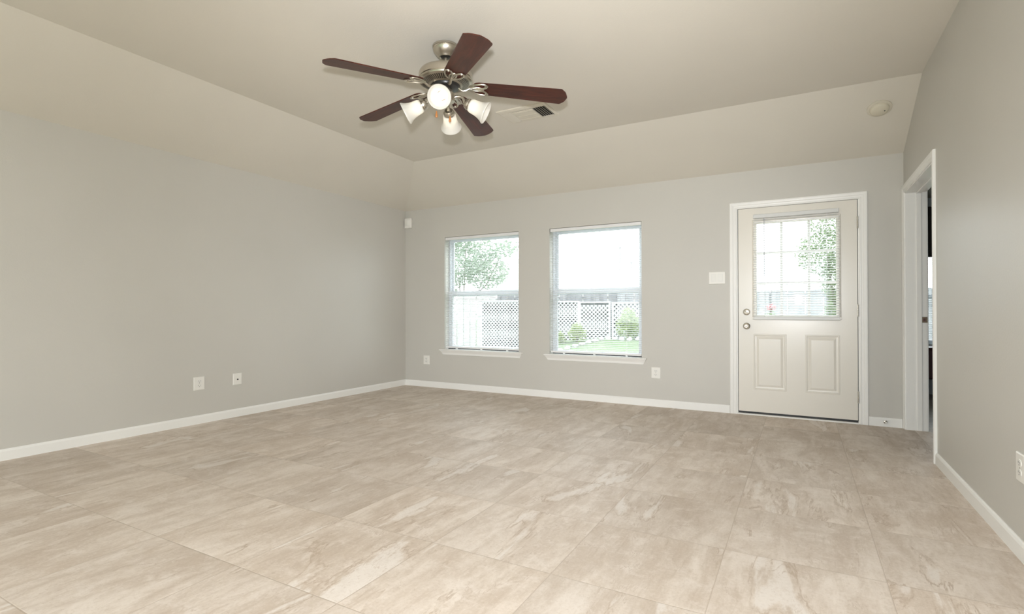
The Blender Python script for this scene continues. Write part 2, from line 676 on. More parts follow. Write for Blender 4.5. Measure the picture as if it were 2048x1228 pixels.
# baseboards
BBH, BBT = 0.079, 0.013
bprof = [(0, 0), (BBT, 0), (BBT, BBH - 0.016), (BBT - 0.004, BBH - 0.006), (BBT - 0.009, BBH), (0, BBH)]
b = MB()
b.prism(bprof, lambda o, z, w: (XL + o, w, z), YF, YB)
SL(b.build('baseboard_left', M['trim']), 'white baseboard along the foot of the left wall', 'baseboard')
b = MB()
b.prism(bprof, lambda o, z, w: (w, YB - o, z), XL + BBT, -0.626)
b.prism(bprof, lambda o, z, w: (w, YB - o, z), 0.546, XR - 0.02)
SL(b.build('baseboard_back', M['trim']), 'white baseboard along the back wall, cut by the exterior door', 'baseboard')
b = MB()
b.prism(bprof, lambda o, z, w: (XR - o, w, z), YF, DW[0] - 0.068)
SL(b.build('baseboard_right', M['trim']), 'white baseboard along the foot of the right wall', 'baseboard')

CASING = [(0.0, 0.0), (0.0, 0.009), (0.005, 0.012), (0.012, 0.0125), (0.016, 0.0095), (0.030, 0.012), (0.036, 0.016),
          (0.050, 0.0185), (0.060, 0.0185), (0.065, 0.014), (0.066, 0.0)]


# ------------------------------------------------------------------ windows
def window(n, W, label):
    x0, x1, z0, z1 = W
    o = ((x0 + x1) / 2, YB, z0)
    root = struct('window_%d' % n, o, label, 'window')
    ya, yb = YB + 0.098, YB + 0.165
    fwid = 0.030
    f = MB(o)
    for a in ((x0, x0 + fwid, z0 + 0.002, z1), (x1 - fwid, x1, z0 + 0.002, z1)):
        f.box(a[0], a[1], ya, yb, a[2], a[3], 0.003)
    f.box(x0 + fwid, x1 - fwid, ya, yb, z1 - fwid, z1, 0.003)
    f.box(x0 + fwid, x1 - fwid, ya, yb, z0 + 0.002, z0 + 0.022, 0.003)
    f.build('frame', M['vinyl'], root)
    zm = 1.272
    for nm, za, zb, y0, y1 in (('upper_sash', zm - 0.034, z1 - fwid, ya + 0.036, yb - 0.004),
                               ('lower_sash', z0 + 0.022, zm + 0.034, ya + 0.004, ya + 0.034)):
        s = MB(o)
        w = 0.030
        xa, xb = x0 + fwid, x1 - fwid
        s.box(xa, xa + w, y0, y1, za, zb, 0.002)
        s.box(xb - w, xb, y0, y1, za, zb, 0.002)
        hb, ht = (0.045, 0.025) if nm == 'upper_sash' else (0.022, 0.062)
        s.box(xa + w, xb - w, y0, y1, za, za + hb, 0.002)
        s.box(xa + w, xb - w, y0, y1, zb - ht, zb, 0.002)
        so = s.build(nm, M['vinyl'], root)
        p = MB(o)
        ym = (y0 + y1) / 2
        p.box(xa + w - 0.004, xb - w + 0.004, ym - 0.002, ym + 0.002, za + hb - 0.004, zb - ht + 0.004)
        p.build('pane', M['glass'], so)
    sc = MB(o)
    sc.quad((x0 + fwid, yb - 0.003, z0 + 0.022), (x1 - fwid, yb - 0.003, z0 + 0.022), (x1 - fwid, yb - 0.003, zm), (x0 + fwid, yb - 0.003, zm))
    sc.build('insect_screen', M['screen'], root)
    rail_shade = MB(o)  # black strip standing in for the shadow line under the blind's bottom rail
    rail_shade.box(x0 + 0.002, x1 - 0.002, ya - 0.006, ya - 0.0005, z0 + 0.0025, z0 + 0.024)
    rail_shade.build('weatherstrip_or_shade', M['rubber'], root)
    # stool with horns and a moulded apron below
    st = MB(o)
    ov = 0.058
    nose = [(-0.045, 0.004), (-0.048, 0.010), (-0.045, 0.016), (0.075, 0.016), (0.075, 0.0), (-0.040, 0.0)]
    zt = z0 - 0.014
    # inside the opening
    st.prism([(0.0, 0.0), (0.097, 0.0), (0.097, 0.016), (0.0, 0.016)], lambda y, z, w: (w, YB + y, zt + z), x0 + 0.001, x1 - 0.001)
    st.prism([(-0.045, 0.003), (-0.048, 0.009), (-0.045, 0.016), (0.0, 0.016), (0.0, 0.0), (-0.040, 0.0)],
             lambda y, z, w: (w, YB + y, zt + z), x0 - ov, x1 + ov)
    st.build('stool', M['trim'], root)
    ap = MB(o)
    H = 0.056
    prof = [(0.0, -H), (-0.010, -H), (-0.014, -H + 0.010), (-0.015, -H + 0.020), (-0.020, -H + 0.030), (-0.030, -0.012), (-0.036, -0.004), (-0.036, 0), (0.0, 0)]
    for k, (y, z) in enumerate(prof):
        pass
    # ends slope in toward the bottom
    A = [ap.bm.verts.new((x0 - ov + 0.006 + (-z) * 0.62, YB + y, zt + z)) for y, z in prof]
    B = [ap.bm.verts.new((x1 + ov - 0.006 - (-z) * 0.62, YB + y, zt + z)) for y, z in prof]
    ap.bm.faces.new(A[::-1])
    ap.bm.faces.new(B)
    for i in range(len(prof)):
        j = (i + 1) % len(prof)
        ap.bm.faces.new((A[i], A[j], B[j], B[i]))
    ap.build('apron', M['trim'], root)
    portal('daylight_portal', ((x0 + x1) / 2, YB + TB + 0.03, (z0 + z1) / 2), (-PI / 2, 0, 0), x1 - x0, z1 - z0)


def slats(mb, x0, x1, yc, zs, depth, tilt, th=0.0009, crown=0.0026):
    """curved louvres as closed thin strips"""
    n = 4
    ct, st = math.cos(tilt), math.sin(tilt)
    for z in zs:
        ring0, ring1 = [], []
        prof = []
        for k in range(n + 1):
            t = (k / n - 0.5)
            prof.append((t * depth, crown * (1 - 4 * t * t)))
        prof = prof + [(y, zz - th) for y, zz in reversed(prof)]
        for y, zz in prof:
            Y, Z = y * ct - zz * st, y * st + zz * ct
            ring0.append(mb.bm.verts.new((x0, yc + Y, z + Z)))
            ring1.append(mb.bm.verts.new((x1, yc + Y, z + Z)))
        k = len(prof)
        for i in range(k):
            j = (i + 1) % k
            mb.bm.faces.new((ring0[i], ring0[j], ring1[j], ring1[i]))
        mb.bm.faces.new(ring0[::-1])
        mb.bm.faces.new(ring1)


def window_blind(W, wand_z, label):
    x0, x1, z0, z1 = W
    x0 += 0.006
    x1 -= 0.006
    yc = YB + 0.028
    o = ((x0 + x1) / 2, yc, z0)
    t = thing('window_blind', o, label, 'blind', 'blinds hanging in the two windows')
    h = MB(o)
    h.box(x0, x1, yc - 0.018, yc + 0.016, z1 - 0.040, z1 - 0.003, 0.003)
    h.build('headrail', M['rail'], t)
    s = MB(o)
    zt, zb = z1 - 0.055, z0 + 0.064
    n = round((zt - zb) / 0.0214)
    slats(s, x0 + 0.003, x1 - 0.003, yc, [zb + (zt - zb) * k / n for k in range(n + 1)], 0.0245, math.radians(8))
    s.build('slats', M['slat'], t, smooth=True, auto=50)
    r = MB(o)
    r.box(x0 + 0.003, x1 - 0.003, yc - 0.013, yc + 0.013, z0 + 0.019, z0 + 0.041, 0.004, 2)
    ro = r.build('bottom_rail', M['rail'], t)
    for fx in (0.155, 0.5, 0.845):
        x = x0 + (x1 - x0) * fx
        c = MB(o)
        for dy in (-0.0135, 0.0135):
            c.tube([(x, yc + dy, z1 - 0.04), (x, yc + dy, z0 + 0.04)], 0.0009, seg=5)
        c.build('ladder_cord', M['cord'], t)
        p = MB(o)
        p.box(x - 0.009, x + 0.009, yc - 0.0145, yc + 0.0135, z0 + 0.008, z0 + 0.028, 0.002)
        p.build('cord_plug', M['rail'], ro)
    w = MB(o)
    xw = x0 + 0.075
    w.tube([(xw, yc - 0.024, z1 - 0.05), (xw, yc - 0.024, wand_z)], 0.0032, seg=6)
    w.tube([(xw, yc - 0.012, z1 - 0.036), (xw, yc - 0.022, z1 - 0.04), (xw, yc - 0.024, z1 - 0.056)], 0.0018, seg=5)
    w.build('wand', M['wand'], t)


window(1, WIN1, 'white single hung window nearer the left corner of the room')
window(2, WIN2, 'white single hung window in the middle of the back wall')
window_blind(WIN1, 1.30, 'white mini blind in the left window, lattice and tree showing through')
window_blind(WIN2, 1.30, 'white mini blind in the right window, lawn and green shrubs showing through')


# ------------------------------------------------------------------ exterior door
def exterior_door():
    o = (-0.039, YB, 0)
    root = struct('door_1', o, 'cream half glass exterior door with two raised panels below', 'door')
    x0, x1, z1 = DOOR[0], DOOR[1], DOOR[3]
    # jambs and head
    j = MB(o)
    j.box(x0, x0 + 0.012, YB - 0.001, YB + TB, 0, z1)
    j.box(x1 - 0.012, x1, YB - 0.001, YB + TB, 0, z1)
    j.box(x0 + 0.012, x1 - 0.012, YB - 0.001, YB + TB, z1 - 0.010, z1)
    j.box(x0 + 0.012, x0 + 0.026, YB + 0.055, YB + 0.09, 0, z1 - 0.01)
    j.box(x1 - 0.026, x1 - 0.012, YB + 0.055, YB + 0.09, 0, z1 - 0.01)
    j.box(x0 + 0.012, x1 - 0.012, YB + 0.055, YB + 0.09, z1 - 0.024, z1 - 0.01)
    j.build('jamb', M['trim'], root)
    gs = MB(o)                      # dark weather strip seen in the gap around the slab
    gs.box(x0 + 0.012, x0 + 0.0165, YB + 0.012, YB + 0.054, 0.02, z1 - 0.01)
    gs.box(x1 - 0.0165, x1 - 0.012, YB + 0.012, YB + 0.054, 0.02, z1 - 0.01)
    gs.box(x0 + 0.0165, x1 - 0.0165, YB + 0.012, YB + 0.054, z1 - 0.0145, z1 - 0.01)
    gs.build('weatherstrip_or_shade', M['rubber'], root)
    c = MB(o)
    prof = [(q, h) for q, h in CASING]
    a, bq, zt = x0 + 0.003, x1 - 0.003, z1 - 0.014
    c.sweep([((a, 0), (-1, 0)), ((a, zt), (-1, 1)), ((bq, zt), (1, 1)), ((bq, 0), (1, 0))], prof, lambda x, z, h: (x, YB - h, z))
    c.build('casing', M['trim'], root)
    # slab with a hole for the glass; two embossed panels
    sx0, sx1, sz0, sz1 = x0 + 0.017, x1 - 0.017, 0.033, z1 - 0.016
    ys = YB + 0.004
    lx0, lx1, lz0, lz1 = -0.378, 0.302, 0.985, 1.905
    P1, P2 = (-0.407, -0.115, 0.255, 0.808), (0.045, 0.327, 0.255, 0.808)
    f = lambda x, z, w: (x, ys + w, z)
    sl = slab((sx0, sx1), (sz0, sz1), [(lx0, lx1, lz0, lz1), P1, P2], f, 0, 0.045)
    sl.o = Vector(o)
    for p in (P1, P2):
        # moulding: raised bead, cove, bevel up to a raised field
        steps = [(0, 0), (0.005, -0.003), (0.011, -0.003), (0.016, 0.003), (0.030, 0.004), (0.050, -0.002), (0.053, -0.002)]
        rings = []
        for d, h in steps:
            rings.append([sl.bm.verts.new(f(x, z, h)) for x, z in ((p[0] + d, p[2] + d), (p[1] - d, p[2] + d), (p[1] - d, p[3] - d), (p[0] + d, p[3] - d))])
        for A, B in zip(rings, rings[1:]):
            for k in range(4):
                sl.bm.faces.new((A[k], A[(k + 1) % 4], B[(k + 1) % 4], B[k]))
        sl.bm.faces.new(rings[-1])
        back = [sl.bm.verts.new(f(x, z, 0.045)) for x, z in ((p[0], p[2]), (p[1], p[2]), (p[1], p[3]), (p[0], p[3]))]
        sl.bm.faces.new(back)
    so = sl.build('door_slab', M['door'], root)
    # glass frame
    lf = MB(o)
    prof = [(0.0, 0.0), (0.0, 0.006), (0.008, 0.013), (0.022, 0.015), (0.034, 0.011), (0.040, 0.004), (0.040, 0.0)]
    gx0, gx1, gz0, gz1 = -0.374, 0.298, 0.992, 1.900
    lf.sweep([((gx0, gz0), (-1, -1)), ((gx0, gz1), (-1, 1)), ((gx1, gz1), (1, 1)), ((gx1, gz0), (1, -1))], prof, lambda x, z, h: (x, ys - h, z), close=True)
    lo = lf.build('glass_frame', M['door'], root)
    gr = MB(o)
    for xm in (-0.155, 0.078):
        gr.box(xm - 0.011, xm + 0.011, ys + 0.004, ys + 0.012, gz0, gz1, 0.002)
    for zm in (1.609, 1.305):
        gr.box(gx0, gx1, ys + 0.0045, ys + 0.0115, zm - 0.011, zm + 0.011, 0.002)
    gr.build('muntins', M['trim'], lo)
    g = MB(o)
    g.box(gx0 - 0.002, gx1 + 0.002, ys + 0.014, ys + 0.019, gz0 - 0.002, gz1 + 0.002)
    g.build('pane', M['glass'], lo)
    # sweep under the door and the white sill plate on the floor
    sw = MB(o)
    sw.box(sx0, sx1, ys + 0.002, ys + 0.03, 0.0145, 0.034)
    sw.build('door_sweep', M['rubber'], root)
    th = MB(o)
    th.prism([(-0.012, 0), (-0.012, 0.008), (-0.004, 0.013), (TB, 0.014), (TB, 0)], lambda y, z, w: (w, YB + y, z), x0 + 0.012, x1 - 0.012)
    th.build('threshold', M['trim'], root)
    # hardware
    mx = Matrix.Rotation(PI / 2, 4, 'X')        # +z of the profile toward the room (-y)
    d = MB(o)
    kx, kz = -0.468, 1.026
    d.lathe([(0.0001, 0.016), (0.022, 0.016), (0.029, 0.013), (0.032, 0.006), (0.033, 0.0)], (kx, ys, kz), mx, 28)
    do = d.build('deadbolt', M['nickel'], root, smooth=True)
    tt = MB(o)
    ml = Matrix.Translation((kx, ys - 0.024, kz)) @ Matrix.Rotation(math.radians(35), 4, 'Y')
    tt.box(-0.019, 0.019, -0.010, 0.010, -0.0055, 0.0055, 0.004, 2, mx=ml)
    tt.build('thumb_turn', M['nickel'], do, smooth=True)
    k = MB(o)
    kz = 0.885
    k.lathe([(0.033, 0.0), (0.033, 0.006), (0.028, 0.011), (0.013, 0.014), (0.012, 0.030), (0.020, 0.036), (0.028, 0.048),
             (0.029, 0.056), (0.025, 0.064), (0.015, 0.067), (0.0135, 0.064), (0.0001, 0.064)], (kx, ys, kz), mx, 32)
    ko = k.build('door_knob', M['nickel'], root, smooth=True)
    kk = MB(o)
    kk.lathe([(0.0075, 0.064), (0.0075, 0.068), (0.0001, 0.068)], (kx, ys, kz), mx, 16)
    kk.build('lock_button', M['bronze'], ko)
    for hz in (1.850, 1.040, 0.245):
        h = MB(o)
        hx = sx1 + 0.0025
        for q in range(5):
            zz = hz - 0.055 + q * 0.022
            h.lathe([(0.0001, 0), (0.0062, 0.001), (0.0062, 0.020), (0.0001, 0.021)], (hx, YB - 0.007, zz), None, 12)
        h.box(hx - 0.006, hx - 0.001, YB - 0.004, YB + 0.03, hz - 0.054, hz + 0.054)
        h.build('hinge', M['nickel'], root)
    portal('daylight_portal', (-0.03, YB + TB + 0.03, 1.45), (-PI / 2, 0, 0), 0.75, 0.95)
    # blind on the door
    zt, zb = 1.957, 0.962
    bo = (-0.036, ys - 0.03, zb)
    t = thing('door_blind', bo, 'small white mini blind fixed over the glass of the exterior door', 'blind')
    h = MB(bo)
    h.box(-0.403, 0.322, ys - 0.045, ys + 0.0, 1.952, 1.991, 0.005, 2)
    h.build('headrail', M['doorrail'], t)
    s = MB(bo)
    zs0, zs1 = 0.995, 1.935
    n = round((zs1 - zs0) / 0.0227)
    slats(s, -0.404, 0.330, ys - 0.030, [zs0 + (zs1 - zs0) * i / n for i in range(n + 1)], 0.023, math.radians(15))
    s.build('slats', M['slat'], t, smooth=True, auto=50)
    r = MB(bo)
    r.box(-0.402, 0.330, ys - 0.042, ys - 0.018, 0.948, 0.982, 0.006, 2)
    ro = r.build('bottom_rail', M['doorrail'], t)
    for x in (-0.407, 0.333):
        br = MB(bo)
        br.box(x - 0.006, x + 0.006, ys - 0.040, ys + 0.001, 0.955, 0.978, 0.002)
        br.build('holding_bracket', M['plate'], ro)
    for x in (-0.30, 0.225):
        c = MB(bo)
        for dy in (-0.0125, 0.0125):
            c.tube([(x, ys - 0.030 + dy, 1.955), (x, ys - 0.030 + dy, 0.975)], 0.0009, seg=5)
        c.build('ladder_cord', M['cord'], t)
    w = MB(bo)
    w.tube([(-0.305, ys - 0.049, 1.950), (-0.305, ys - 0.050, 1.385)], 0.0034, seg=6)
    w.build('wand', M['wand'], t)


exterior_door()


# ------------------------------------------------------------------ doorway in the right wall
def doorway():
    y0, y1, z1 = DW[0], DW[1], DW[3]
    o = (XR, (y0 + y1) / 2, 0)
    root = struct('door_2', o, 'white cased open doorway in the right wall beside the back corner', 'doorway')
    j = MB(o)
    q = 0.014
    j.box(XR - 0.001, XR + TR + 0.001, y1 - q, y1, 0, z1)
    j.box(XR - 0.001, XR + TR + 0.001, y0, y0 + q, 0, z1)
    j.box(XR - 0.001, XR + TR + 0.001, y0 + q, y1 - q, z1 - q, z1)
    s0, s1 = XR + 0.076, XR + 0.112
    j.box(s0, s1, y1 - q - 0.011, y1 - q, 0, z1 - q, 0.002)
    j.box(s0, s1, y0 + q, y0 + q + 0.011, 0, z1 - q, 0.002)
    j.box(s0, s1, y0 + q + 0.011, y1 - q - 0.011, z1 - q - 0.011, z1 - q, 0.002)
    j.build('jamb', M['trim'], root)
    c = MB(o)
    a, b, zt = y0 + 0.006, y1 - 0.008, z1 - 0.006
    c.sweep([((a, 0), (-1, 0)), ((a, zt), (-1, 1)), ((b, zt), (0.86, 1)), ((b, 0), (0.86, 0))], CASING, lambda y, z, h: (XR - h, y, z))
    c.sweep([((a, 0), (-1, 0)), ((a, zt), (-1, 1)), ((b, zt), (1, 1)), ((b, 0), (1, 0))], CASING, lambda y, z, h: (XR + TR + h, y, z))
    c.build('casing', M['trim'], root)
    st = MB(o)
    st.box(XR + 0.114, XR + 0.150, y1 - q - 0.0025, y1 - q, 0.935, 0.985, 0.001)
    so = st.build('strike_plate', M['bronze'], root)
    h = MB(o)
    h.box(XR + 0.121, XR + 0.137, y1 - q - 0.0032, y1 - q - 0.002, 0.948, 0.972)
    h.build('latch_hole', M['chest'], so)


doorway()


# ------------------------------------------------------------------ wall plates
def plate_geom(w, h, o, t=0.007):
    p = MB(o)
    # back edge wide, face slightly smaller
    ring = lambda d, y: [p.bm.verts.new((o[0] + sx * (w / 2 - d), o[1] + y, o[2] + sz * (h / 2 - d))) for sx, sz in ((-1, -1), (1, -1), (1, 1), (-1, 1))]
    A, B, C = ring(0, 0), ring(0.001, -t * 0.6), ring(0.005, -t)
    for P, Q in ((A, B), (B, C)):
        for k in range(4):
            p.bm.faces.new((P[k], P[(k + 1) % 4], Q[(k + 1) % 4], Q[k]))
    p.bm.faces.new(C)
    p.bm.faces.new(A[::-1])
    return p


def outlet(w, h, label):
    o = (0, 0, 0)
    t = thing('electrical_outlet', o, label, 'outlet', 'white electrical outlets low on the walls')
    plate_geom(w, h, o).build('cover_plate', M['plate'], t)
    for dz in (h * 0.165, -h * 0.165):
        r = MB(o)
        r.lathe([(0.0165, -0.004), (0.0165, 0.0085), (0.0155, 0.0095), (0.0001, 0.0095)], (0, 0, 0), Matrix.Scale(w / 0.075, 4, (1, 0, 0)) @ Matrix.Translation((0, 0, dz)) @ Matrix.Rotation(PI / 2, 4, 'X'), 20)
        ro = r.build('receptacle', M['rocker'], t)
        s = MB(o)
        k = w / 0.075
        s.box(-0.0075 * k, -0.0050 * k, -0.0100, -0.0090, dz - 0.001, dz + 0.007)
        s.box(0.0050 * k, 0.0075 * k, -0.0100, -0.0090, dz - 0.0005, dz + 0.006)
        s.box(-0.0022 * k, 0.0022 * k, -0.0100, -0.0090, dz - 0.010, dz - 0.0055)
        s.build('slots', M['slot_grey'], ro)
    s = MB(o)
    s.lathe([(0.003, 0.0060), (0.003, 0.0080), (0.0001, 0.0082)], (0, 0, 0), Matrix.Rotation(PI / 2, 4, 'X'), 10)
    s.build('screw', M['nickel_dark'], t)
    return t


def place(t, loc, rz):
    t.location = loc
    t.rotation_euler = (0, 0, rz)


o1 = outlet(0.100, 0.122, 'white outlet on the back wall right of the windows, nearest the door')
place(o1, (-1.370, YB - 0.0005, 0.365), 0)
o2 = copy_tree(o1)
o2['label'] = 'white outlet on the back wall between the corner and the left window'
place(o2, (-4.488, YB - 0.0005, 0.367), 0)
o3 = copy_tree(o1)
o3['label'] = 'white electrical outlet on the left wall, left of the cable jack plate'
place(o3, (XL + 0.0005, 2.848, 0.371), PI / 2)
o4 = copy_tree(o1)
o4['label'] = 'white outlet on the right wall cut by the picture edge'
place(o4, (XR - 0.0005, 2.947, 0.381), -PI / 2)

cp = thing('cable_plate', (0, 0, 0), 'white cable jack plate with one dark socket on the left wall', 'wall plate')
plate_geom(0.092, 0.112, (0, 0, 0)).build('cover_plate', M['plate'], cp)
j = MB()
j.lathe([(0.0078, 0.005), (0.0078, 0.011), (0.0055, 0.012), (0.005, 0.009), (0.0001, 0.009)], (0, 0, -0.004), Matrix.Rotation(PI / 2, 4, 'X'), 16)
j.build('jack', M['slot'], cp)
for dz in (0.042, -0.042):
    s = MB()
    s.lathe([(0.003, 0.0060), (0.003, 0.0080), (0.0001, 0.0082)], (0, 0, dz), Matrix.Rotation(PI / 2, 4, 'X'), 10)
    s.build('screw', M['rocker'], cp)
place(cp, (XL + 0.0005, 3.223, 0.370), PI / 2)

sw = thing('light_switch', (0, 0, 0), 'white double rocker light switch left of the exterior door', 'light switch')
plate_geom(0.161, 0.128, (0, 0, 0)).build('cover_plate', M['plate'], sw)
for dx in (-0.032, 0.032):
    r = MB()
    r.box(dx - 0.0235, dx + 0.0235, -0.0078, -0.002, -0.0365, 0.0365)
    f = r.build('rocker_bezel', M['slot'] if False else M['doorrail'], sw)
    r = MB()
    r.prism([(-0.0345, -0.0085), (0.0, -0.0095), (0.0345, -0.0125), (0.0345, -0.004), (-0.0345, -0.004)], lambda z, y, w: (w, y, z), dx - 0.0215, dx + 0.0215)
    r.build('rocker', M['rocker'], sw)
place(sw, (-0.7445, YB - 0.0005, 1.376), 0)

# motion sensor high in the corner
ms = thing('motion_sensor', (-4.790, YB, 2.261), 'small white motion sensor high in the corner beside the left window', 'motion sensor')
b = MB((-4.790, YB, 2.261))
b.box(-4.846, -4.734, YB - 0.045, YB - 0.0005, 2.192, 2.331, 0.010, 3)
b.build('housing', M['plate'], ms, smooth=True)
b = MB((-4.790, YB, 2.261))
b.prism([(-4.828, -0.044), (-4.815, -0.052), (-4.790, -0.056), (-4.765, -0.052), (-4.752, -0.044)], lambda x, y, w: (x, YB + y, w), 2.225, 2.300)
b.build('lens', M['rocker'], ms, smooth=True)
b = MB((-4.790, YB, 2.261))
b.box(-4.797, -4.783, YB - 0.0475, YB - 0.044, 2.303, 2.312, 0.001)
b.build('indicator', M['doorrail'], ms)

# spring door stop on the baseboard
ds = thing('door_stop', (0.668, YB - BBT, 0.042), 'small round spring door stop on the baseboard right of the door', 'door stop')
b = MB((0.668, YB - BBT, 0.042))
mx = Matrix.Rotation(PI / 2, 4, 'X')
b.lathe([(0.015, 0), (0.015, 0.003), (0.010, 0.006), (0.0001, 0.006)], (0.668, YB - BBT, 0.042), mx, 20)
b.build('base', M['nickel'], ds, smooth=True)
b = MB((0.668, YB - BBT, 0.042))
b.tube([(0.668 + 0.0065 * math.cos(t * 1.0), YB - BBT - 0.006 - t * 0.0006, 0.042 + 0.0065 * math.sin(t)) for t in [k * 0.5 for k in range(100)]], 0.0013, seg=5)
b.build('spring', M['nickel'], ds, smooth=True)
b = MB((0.668, YB - BBT, 0.042))
b.lathe([(0.0001, 0.034), (0.0075, 0.034), (0.0085, 0.040), (0.0075, 0.047), (0.0001, 0.049)], (0.668, YB - BBT, 0.042), mx, 16)
b.build('rubber_tip', M['plate'], ds, smooth=True)

# smoke detector on the back slope
sn = Vector((0, -(ZC - HW), -(YB - CY))).normalized()       # slope normal into the room
sp = Vector((0.5765, 5.1880, 0))
sp.z = HW + (YB - sp.y) / (YB - CY) * (ZC - HW)
sd = thing('smoke_detector', sp, 'round yellowed smoke detector on the sloped ceiling near the right wall', 'smoke detector')
mx = sn.to_track_quat('Z', 'Y').to_matrix().to_4x4()
b = MB(sp)
b.lathe([(0.086, 0.0), (0.086, 0.010), (0.081, 0.013), (0.068, 0.013), (0.068, 0.008)], sp, mx, 40)
b.build('base_ring', M['vent'], sd, smooth=True)
b = MB(sp)
b.lathe([(0.068, 0.004), (0.067, 0.022), (0.062, 0.030), (0.048, 0.037), (0.0001, 0.040)], sp, mx, 40)
bo_ = b.build('body', M['smoke'], sd, smooth=True)
b = MB(sp)
b.lathe([(0.0001, 0.0405), (0.0045, 0.0405), (0.0045, 0.0375)], sp + mx @ Vector((0, 0, 0)) + Vector((0.034, 0, 0)), mx, 12)
b.build('test_button', M['slot'], bo_)

# ceiling vent
VX0, VX1, VY0, VY1 = -2.385, -1.905, 4.035, 4.355
vc = ((VX0 + VX1) / 2, (VY0 + VY1) / 2, ZC)
cv = thing('ceiling_vent', vc, 'cream louvred air vent in the flat ceiling behind the fan', 'vent')
b = MB(vc)
fl_prof = [(0.0, -0.001), (0.0, 0.004), (0.006, 0.009), (0.024, 0.012), (0.028, 0.008), (0.028, -0.001)]
ix0, ix1, iy0, iy1 = VX0 + 0.028, VX1 - 0.028, VY0 + 0.028, VY1 - 0.028
b.sweep([((VX0, VY0), (1, 1)), ((VX0, VY1), (1, -1)), ((VX1, VY1), (-1, -1)), ((VX1, VY0), (-1, 1))], fl_prof, lambda x, y, h: (x, y, ZC - h), close=True)
b.build('frame', M['vent'], cv)
b = MB(vc)
b.box(ix0, ix1, iy0, iy1, ZC - 0.0025, ZC - 0.0005)
b.build('duct_opening', M['dark'], cv)
b = MB(vc)
b.box(ix0 + 0.10, ix1 - 0.115, iy0 + 0.03, iy1 - 0.0, ZC - 0.017, ZC - 0.012, 0.002)
b.box(ix0, ix1, iy0 - 0.002, iy0 + 0.03, ZC - 0.012, ZC - 0.006, 0.001)
for k in range(3):
    yy = iy0 + 0.05 + 0.085 * k
    b.box(ix0 + 0.10, ix1 - 0.115, yy, yy + 0.004, ZC - 0.019, ZC - 0.016)
b.build('centre_plate', M['vent'], cv)
for k in range(5):
    b = MB(vc)
    x = ix0 + 0.008 + k * 0.020
    ml = Matrix.Translation((x, (iy0 + iy1) / 2, ZC - 0.010)) @ Matrix.Rotation(math.radians(-38), 4, 'Y')
    b.box(-0.012, 0.012, -(iy1 - iy0) / 2 + 0.03, (iy1 - iy0) / 2, -0.0008, 0.0008, mx=ml)
    b.build('louvre', M['vent'], cv)
for k in range(6):
    b = MB(vc)
    x = ix1 - 0.006 - k * 0.0215
    ml = Matrix.Translation((x, (iy0 + iy1) / 2, ZC - 0.010)) @ Matrix.Rotation(math.radians(48), 4, 'Y')
    b.box(-0.010, 0.010, -(iy1 - iy0) / 2 + 0.03, (iy1 - iy0) / 2, -0.0008, 0.0008, mx=ml)
    b.build('louvre', M['vent'], cv)


# ------------------------------------------------------------------ ceiling fan
HUB = Vector((-2.0405, 2.8077, 0))
BZ = 2.457
FAN_S = 1.022
FAN_TOP = 2.785
fan = thing('ceiling_fan', (HUB.x * FAN_S, HUB.y * FAN_S, ZC), 'brushed nickel ceiling fan with five dark cherry blades and four lit bell shades', 'ceiling fan')
FO = (0, 0, 0)          # geometry of the fan is built round its own axis, z = 0 at the ceiling


def fz(z):
    return z - FAN_TOP


fan.scale = (FAN_S, FAN_S, FAN_S)


b = MB()
b.lathe([(0.082, fz(2.7848)), (0.087, fz(2.780)), (0.087, fz(2.770)), (0.081, fz(2.766)), (0.084, fz(2.761)), (0.082, fz(2.752)), (0.074, fz(2.738)),
         (0.060, fz(2.724)), (0.050, fz(2.715)), (0.046, fz(2.709)), (0.040, fz(2.708)), (0.034, fz(2.714))], seg=48)
b.build('canopy', M['nickel'], fan, smooth=True)
b = MB()
for k in range(44):
    a = 2 * PI * k / 44
    b.lathe([(0.0001, 0), (0.003, 0.0006), (0.0036, 0.0025), (0.003, 0.0044), (0.0001, 0.005)], (0.0815 * math.cos(a), 0.0815 * math.sin(a), fz(2.7615)), None, 6)
b.build('beaded_ring', M['nickel'], fan.children[0], smooth=True)
b = MB()
b.lathe([(0.0345, fz(2.715)), (0.029, fz(2.709)), (0.011, fz(2.705))], seg=32)
b.build('hanger_ball', M['black'], fan, smooth=True)
b = MB()
b.lathe([(0.0115, fz(2.72)), (0.0115, fz(2.60))], seg=20)
b.build('downrod', M['nickel'], fan, smooth=True)
b = MB()
b.lathe([(0.0001, fz(2.632)), (0.030, fz(2.632)), (0.034, fz(2.624)), (0.120, fz(2.622)), (0.150, fz(2.619)), (0.166, fz(2.612)), (0.174, fz(2.600)), (0.1765, fz(2.585)),
         (0.1765, fz(2.563)), (0.172, fz(2.559)), (0.172, fz(2.555)), (0.176, fz(2.551)), (0.174, fz(2.545)), (0.166, fz(2.541)), (0.158, fz(2.540))], seg=64)
mo = b.build('motor_housing', M['nickel'], fan, smooth=True)
b = MB()
b.lathe([(0.160, fz(2.541)), (0.104, fz(2.522)), (0.098, fz(2.520)), (0.092, fz(2.524))], seg=64)
vr = b.build('vent_ring', M['vents'], mo, smooth=True)
b = MB()
b.lathe([(0.094, fz(2.526)), (0.094, fz(2.516)), (0.088, fz(2.506)), (0.070, fz(2.498)), (0.040, fz(2.494))], seg=48)
b.build('flywheel', M['black'], fan, smooth=True)
b = MB()
b.lathe([(0.044, fz(2.500)), (0.046, fz(2.480)), (0.058, fz(2.470)), (0.060, fz(2.430)), (0.057, fz(2.418)), (0.040, fz(2.408)), (0.022, fz(2.400)), (0.012, fz(2.388)),
         (0.0001, fz(2.384))], seg=40)
b.build('switch_housing', M['nickel'], fan, smooth=True)

# one blade with its iron, then four copies
PITCH = math.radians(9.5)


